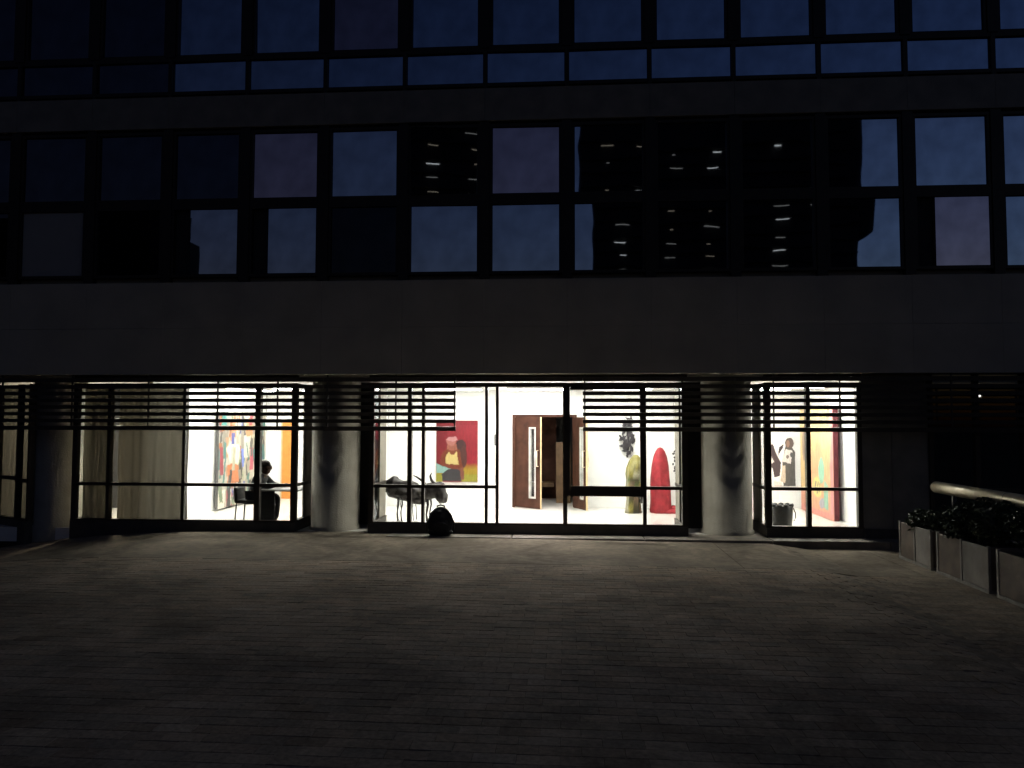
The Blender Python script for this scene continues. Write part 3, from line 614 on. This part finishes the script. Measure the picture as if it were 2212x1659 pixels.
# ------------------------------------------------------------------ black tub in the right gallery
t = thing('tub', 'black plastic tub with ragged rim standing behind the right bay glass', 'tub', (3.97, 1.55, .005))
b = MB(); n = 36; prof = [(.155, 0), (.165, .02), (.185, .22), (.20, .40)]
b.lathe(prof, n, .05, seed=2)
b.done('bucket', 'blackp', t)
b = MB()
for k in range(9):
    a = 2*math.pi*k/9; b.ell((.17*math.cos(a), .17*math.sin(a), .41), (.05, .05, .028), Matrix.Rotation(a, 3, 'Z'), 8, 6, .4, k)
b.done('crumpled_liner', 'blackp', t)
MB().tube([(.2, 0, .36), (.23, -.03, .27), (.235, -.03, .18), (.21, 0, .12)], .009, 6).done('handle', 'blackp', t)

# small floor springs of the entrance door
for x, y, lb in ((-.95, 1.1, 'small dark wedge on the pale floor left of the open doorway'), (.33, .75, 'small dark wedge on the pale floor below the tilted sash')):
    t = thing('floor_wedge', lb, 'door wedge', (x, y, .005), .3)
    MB().poly([(-.12, -.03, 0), (.12, -.03, 0), (.12, -.03, .035), (-.10, -.03, .012)], (0, .06, 0)).done('wedge', 'blackp', t)

# ------------------------------------------------------------------ seated person, chair, desk, stool
t = thing('chair', 'dark upholstered chair with slim legs under the seated person', 'chair', (-5.78, .98, .005))
box('seat', 'deskp', t, -.25, .20, -.22, .22, .42, .49, bev=.02)
o = box('backrest', 'deskp', t, -.03, .03, -.21, .21, 0, .27, bev=.02); o.location = (-.23, 0, .44); o.rotation_euler = (0, R(-4), 0)
for sx, sy in ((-.22, -.19), (.17, -.19), (-.22, .19), (.17, .19)): MB().tube([(sx, sy, .42), (sx*1.12, sy*1.05, 0)], .014, 8).done('leg', 'greysteel', t)
t = thing('desk', 'pale desk with charcoal front panel the seated person writes at', 'desk', (-5.2, .93, .005))
box('desk_top', 'desk', t, -.34, .42, -.36, .30, .665, .69, bev=.004)
box('front_panel', 'deskp', t, -.32, -.02, -.33, -.31, .10, .664)
for sx, sy in ((-.31, .26), (.39, -.33), (.39, .26), (-.31, -.29)): box('leg', 'greysteel', t, sx-.012, sx+.012, sy-.012, sy+.012, 0, .664)
t = thing('paper_sheet', 'small white sheet lying on the pale desk by the hand', 'paper', (-5.10, .92, .696), .1)
box('sheet', 'white', t, -.10, .10, -.14, .14, 0, .002)
t = thing('stool', 'pale wooden stool with thin legs right of the desk', 'stool', (-4.93, 1.75, .005))
MB().lathe([(.16, .44), (.17, .45), (.17, .475), (.16, .48)], 24).done('seat', 'palew', t)
for a in (.5, 2.07, 3.64, 5.2): MB().tube([(.10*math.cos(a), .10*math.sin(a), .44), (.17*math.cos(a), .17*math.sin(a), 0)], .012, 8).done('leg', 'palew', t)
MB().tube([(.13*math.cos(a), .13*math.sin(a), .2) for a in [k*.5236 for k in range(13)]], .007, 6, False).done('foot_ring', 'palew', t)

def skin(name, m, chain, parent=None, sub=2, root=0):
    """chain: list of (co, radius, parent index)"""
    me = bpy.data.meshes.new(name); me.from_pydata([c[0] for c in chain], [(i, c[2]) for i, c in enumerate(chain) if c[2] is not None], [])
    me.materials.append(M[m]); o = link(bpy.data.objects.new(name, me), parent)
    md = o.modifiers.new('skin', 'SKIN'); md.use_smooth_shade = True
    for i, c in enumerate(chain):
        r = c[1] if isinstance(c[1], tuple) else (c[1], c[1])
        me.skin_vertices[0].data[i].radius = r; me.skin_vertices[0].data[i].use_root = (i == root)
    md2 = o.modifiers.new('sub', 'SUBSURF'); md2.levels = sub; md2.render_levels = sub
    return o
pr = thing('person', 'person in dark shirt with pale collar seated writing at the desk', 'person', (-5.78, .97, .005))
ch = [((.05, 0, .54), .12, None), ((.07, 0, .66), .115, 0), ((.12, 0, .80), .12, 1), ((.17, 0, .91), .09, 2), ((.215, 0, .965), .052, 3), ((.25, 0, 1.01), .066, 4), ((.275, 0, 1.08), .088, 5), ((.265, 0, 1.13), .072, 6),
      ((.365, 0, 1.055), .016, 6), ((.335, 0, 1.0), .032, 5)]
def limb(pts, start):
    k = start
    for co, r in pts: ch.append((co, r, k)); k = len(ch)-1
    return k
for s in (-1, 1):
    if s < 0: w_ = limb([((.17, s*.16, .885), .056), ((.33, s*.24, .735), .043), ((.50, s*.14, .745), .030), ((.56, s*.10, .755), .026)], 3); hd, palm = Vector((.8, .25, .2)), Vector((.60, s*.085, .765))
    else: w_ = limb([((.17, s*.16, .885), .056), ((.30, s*.25, .735), .043), ((.48, s*.16, .722), .030), ((.54, s*.12, .722), .026)], 3); hd, palm = Vector((.9, -.3, 0)), Vector((.58, s*.10, .722))
    ch.append((tuple(palm), .027, w_)); pi = len(ch)-1
    hd.normalize(); sd = hd.cross(Vector((0, 0, 1))).normalized()
    for q, (off, ln) in enumerate(((-.026, .062), (-.009, .074), (.009, .07), (.026, .055))):
        b0 = palm+hd*.03+sd*off
        limb([(tuple(b0), .0095), (tuple(b0+hd*ln*.5+Vector((0, 0, .008))), .0085), (tuple(b0+hd*ln*.9-Vector((0, 0, .012))), .0075)], pi)
    th = palm+sd*(-.03 if s < 0 else .03)
    limb([(tuple(th), .0105), (tuple(th+hd*.035+sd*(-.008 if s < 0 else .008)), .009), (tuple(th+hd*.058), .008)], pi)
    limb([((.05, s*.10, .52), .085), ((.24, s*.12, .53), .075), ((.43, s*.12, .52), .058), ((.42, s*.12, .30), .05), ((.40, s*.12, .10), .035), ((.42, s*.12, .045), .036), ((.53, s*.125, .035), .032)], 0)
for s in (-1, 1): ch.append(((.262, s*.088, 1.06), .018, 6))
skin('body', 'skin', ch, pr)
sh = [((.05, 0, .54), .135, None), ((.07, 0, .66), .132, 0), ((.12, 0, .80), .138, 1), ((.165, 0, .905), .105, 2), ((.20, 0, .945), .068, 3)]
for s in (-1, 1):
    k = 3
    for co, r in ([((.17, s*.16, .885), .070), ((.33, s*.24, .735), .056), ((.47, s*.155, .743), .042)] if s < 0 else [((.17, s*.16, .885), .070), ((.30, s*.25, .735), .056), ((.45, s*.18, .727), .042)]): sh.append((co, r, k)); k = len(sh)-1
skin('shirt', 'shirt', sh, pr)
tr = [((.05, 0, .55), .13, None)]
for s in (-1, 1):
    k = 0
    for co, r in (((.05, s*.10, .53), .10), ((.24, s*.12, .535), .09), ((.43, s*.12, .52), .072), ((.42, s*.12, .30), .064), ((.40, s*.12, .10), .055)): tr.append((co, r, k)); k = len(tr)-1
skin('trousers', 'trousers', tr, pr)
b = MB(); b.tube([(.205+.07*math.cos(a), .07*math.sin(a), .962-.035*math.cos(a)) for a in [k*.4488 for k in range(15)]], .014, 7, False); b.done('collar', 'cream', pr)
b = MB(); b.ell((.238, 0, 1.115), (.108, .098, .09), Matrix.Rotation(.35, 3, 'Y'), 22, 14, .16, 3); b.ell((.20, 0, 1.06), (.075, .09, .085), None, 16, 10, .2, 5); b.done('hair', 'hair', pr)

# ------------------------------------------------------------------ black rucksack outside, against the plinth
t = thing('backpack', 'black rucksack left on the pavement against the plinth below the glass', 'backpack', (-2.11, .02, .0), R(6))
b = MB()
b.ell((0, 0, .21), (.205, .13, .22), None, 24, 16, .14, 2); b.ell((0, .02, .34), (.155, .10, .14), None, 20, 12, .16, 5); b.ell((.01, -.09, .16), (.15, .07, .13), None, 18, 12, .15, 7); b.ell((0, .0, .06), (.215, .13, .07), None, 20, 10, .1, 9)
o = b.done('sack', 'black', t); md = o.modifiers.new('weld', 'REMESH'); md.mode = 'VOXEL'; md.voxel_size = .012; md.use_smooth_shade = True
MB().tube([(-.07, .06, .44), (-.06, .04, .495), (0, .03, .515), (.06, .04, .495), (.07, .06, .44)], .014, 8).done('carry_loop', 'black', t)
for s in (-1, 1): MB().tube([(s*.10, -.02, .43), (s*.17, -.03, .36), (s*.225, -.03, .22), (s*.22, -.02, .08)], .017, 8).done('shoulder_strap', 'black', t)
MB().tube([(-.12, -.158, .20), (-.06, -.172, .235), (.06, -.172, .235), (.13, -.158, .20)], .006, 6).done('zip', 'blackp', t)

# ------------------------------------------------------------------ planters, shrubs and rail on the right
def planter(y0, y1, label, ma, mb_):
    z0 = G(5.3, -3)-.01; t = thing('planter', label, 'planter', (5.02, y0, z0), 0, 'planter boxes along the right edge')
    L = y1-y0; H = .56
    box('box_core', 'deskp', t, .03, .52, .03, L-.03, .02, H-.08); box('soil', 'soil', t, .04, .51, .04, L-.04, H-.079, H-.05)
    mid = L*.5
    for k, (a, b_) in enumerate(((.04, mid-.025), (mid+.025, L-.04))):
        box('side_board', mb_ if k == 0 else ma, t, .0, .028, a, b_, .05, H-.01, bev=.004); box('side_board', ma, t, .522, .55, a, b_, .05, H-.01, bev=.004)
    box('end_board', ma, t, .03, .52, .0, .028, .05, H-.01, bev=.004); box('end_board', ma, t, .03, .52, L-.028, L, .05, H-.01, bev=.004)
    for px in (-.008, .525):
        for py in (-.004, mid-.02, L-.036): box('corner_post', 'planterB', t, px, px+.033, py, py+.04, 0, H+.005)
    box('skirting', 'planterB', t, -.012, .56, -.01, L+.01, .004, .045)
labels = ['farthest planter box of the row, nearest the building', 'second planter box from the building with grey middle post', 'third planter box from the building, cut by the right frame edge', 'fourth planter box from the building, nearest the camera']
ys = [(-1.92, -.93), (-3.38, -2.10), (-4.84, -3.56), (-6.3, -5.02)]
for k, (a, b_) in enumerate(ys): planter(a, b_, labels[k], 'planterA', 'planterB')
def shrub(x, y, z, rx, ry, rz, n, seed, label):
    rg = random.Random(seed); t = thing('shrub', label, 'shrub', (x, y, z), 0, 'dark shrubs in the planters'); vs, fs = [], []
    lumps = [(Vector((rg.uniform(-rx, rx)*.7, rg.uniform(-ry, ry)*.85, rg.uniform(.35, 1)*rz)), rg.uniform(.09, .19)) for _ in range(15)]
    b = MB()
    for c, r in lumps: b.tube([(c.x*.25, c.y*.55, 0), (c.x*.6, c.y*.8, c.z*.5), tuple(c)], [.011, .008, .003], 5)
    b.done('stems', 'stem', t)
    for k in range(n):
        c, r = lumps[rg.randrange(15)]; d = Vector((rg.gauss(0, 1), rg.gauss(0, 1), rg.gauss(0, 1))).normalized()*r*rg.uniform(.35, 1.25)**.6
        p = c+d; p.z = max(-.03, p.z)
        a = Vector((rg.gauss(0, 1), rg.gauss(0, 1), rg.gauss(0, .7))).normalized(); q = a.cross(Vector((rg.gauss(0, 1), rg.gauss(0, 1), rg.gauss(0, 1)))).normalized()
        l_, w2 = rg.uniform(.025, .05), rg.uniform(.010, .02); i0 = len(vs)
        vs += [tuple(p-a*l_), tuple(p+q*w2), tuple(p+a*l_), tuple(p-q*w2)]; fs.append((i0, i0+1, i0+2, i0+3))
    me = bpy.data.meshes.new('foliage'); me.from_pydata(vs, [], fs); me.materials.append(M['leaf']); link(bpy.data.objects.new('foliage', me), t)['kind'] = 'stuff'
sl = ['low sparse shrub in the planter nearest the building', 'bushy dark shrub below the start of the pale rail', 'dark shrub spilling over the third planter', 'dark shrub in the planter nearest the camera']
for k, (a, b_) in enumerate(ys): shrub(5.29, (a+b_)/2, G(5.3, -3)+.48, .26, (b_-a)/2, (.20, .50, .52, .48)[k], (2500, 6500, 6500, 4500)[k], 40+k, sl[k])
t = thing('handrail', 'thick pale metal tube rail with rounded end above the shrubs', 'handrail', (5.55, -1.0, G(5.5, -1)))
zr = 1.07; pts = [(0, .085-.085*math.cos(a)-.085, zr) for a in (0,)]
b = MB(); rr = .088
prof = [(math.cos(a)*rr, math.sin(a)*rr) for a in [k*math.pi/2/6 for k in range(7)]]
b.tube([(0, -7.0, zr), (0, 0, zr)]+[(0, d, zr) for _, d in prof[1:]], [rr, rr]+[max(.002, r) for r, _ in prof[1:]], 28); b.done('tube', 'rail', t)
for y in (-.5, -2.6, -4.7, -6.6): MB().lathe([(.03, -.02), (.03, zr-.07)], 14, cx=0, cy=y).done('post', 'greysteel', t)
b = MB()
for y in (-1.88, -4.2): b.lathe([(.0,)*2]*0 or [(.091, 0), (.091, .012)], 28)
b.bm.free()
for y in (-1.88, -4.2):
    o = MB().lathe([(.0905, -.006), (.0905, .006)], 28).done('joint_ring', 'greysteel', t); o.rotation_euler = (R(90), 0, 0); o.location = (0, y, zr)

# ------------------------------------------------------------------ across the plaza, behind the camera: what the upper windows mirror
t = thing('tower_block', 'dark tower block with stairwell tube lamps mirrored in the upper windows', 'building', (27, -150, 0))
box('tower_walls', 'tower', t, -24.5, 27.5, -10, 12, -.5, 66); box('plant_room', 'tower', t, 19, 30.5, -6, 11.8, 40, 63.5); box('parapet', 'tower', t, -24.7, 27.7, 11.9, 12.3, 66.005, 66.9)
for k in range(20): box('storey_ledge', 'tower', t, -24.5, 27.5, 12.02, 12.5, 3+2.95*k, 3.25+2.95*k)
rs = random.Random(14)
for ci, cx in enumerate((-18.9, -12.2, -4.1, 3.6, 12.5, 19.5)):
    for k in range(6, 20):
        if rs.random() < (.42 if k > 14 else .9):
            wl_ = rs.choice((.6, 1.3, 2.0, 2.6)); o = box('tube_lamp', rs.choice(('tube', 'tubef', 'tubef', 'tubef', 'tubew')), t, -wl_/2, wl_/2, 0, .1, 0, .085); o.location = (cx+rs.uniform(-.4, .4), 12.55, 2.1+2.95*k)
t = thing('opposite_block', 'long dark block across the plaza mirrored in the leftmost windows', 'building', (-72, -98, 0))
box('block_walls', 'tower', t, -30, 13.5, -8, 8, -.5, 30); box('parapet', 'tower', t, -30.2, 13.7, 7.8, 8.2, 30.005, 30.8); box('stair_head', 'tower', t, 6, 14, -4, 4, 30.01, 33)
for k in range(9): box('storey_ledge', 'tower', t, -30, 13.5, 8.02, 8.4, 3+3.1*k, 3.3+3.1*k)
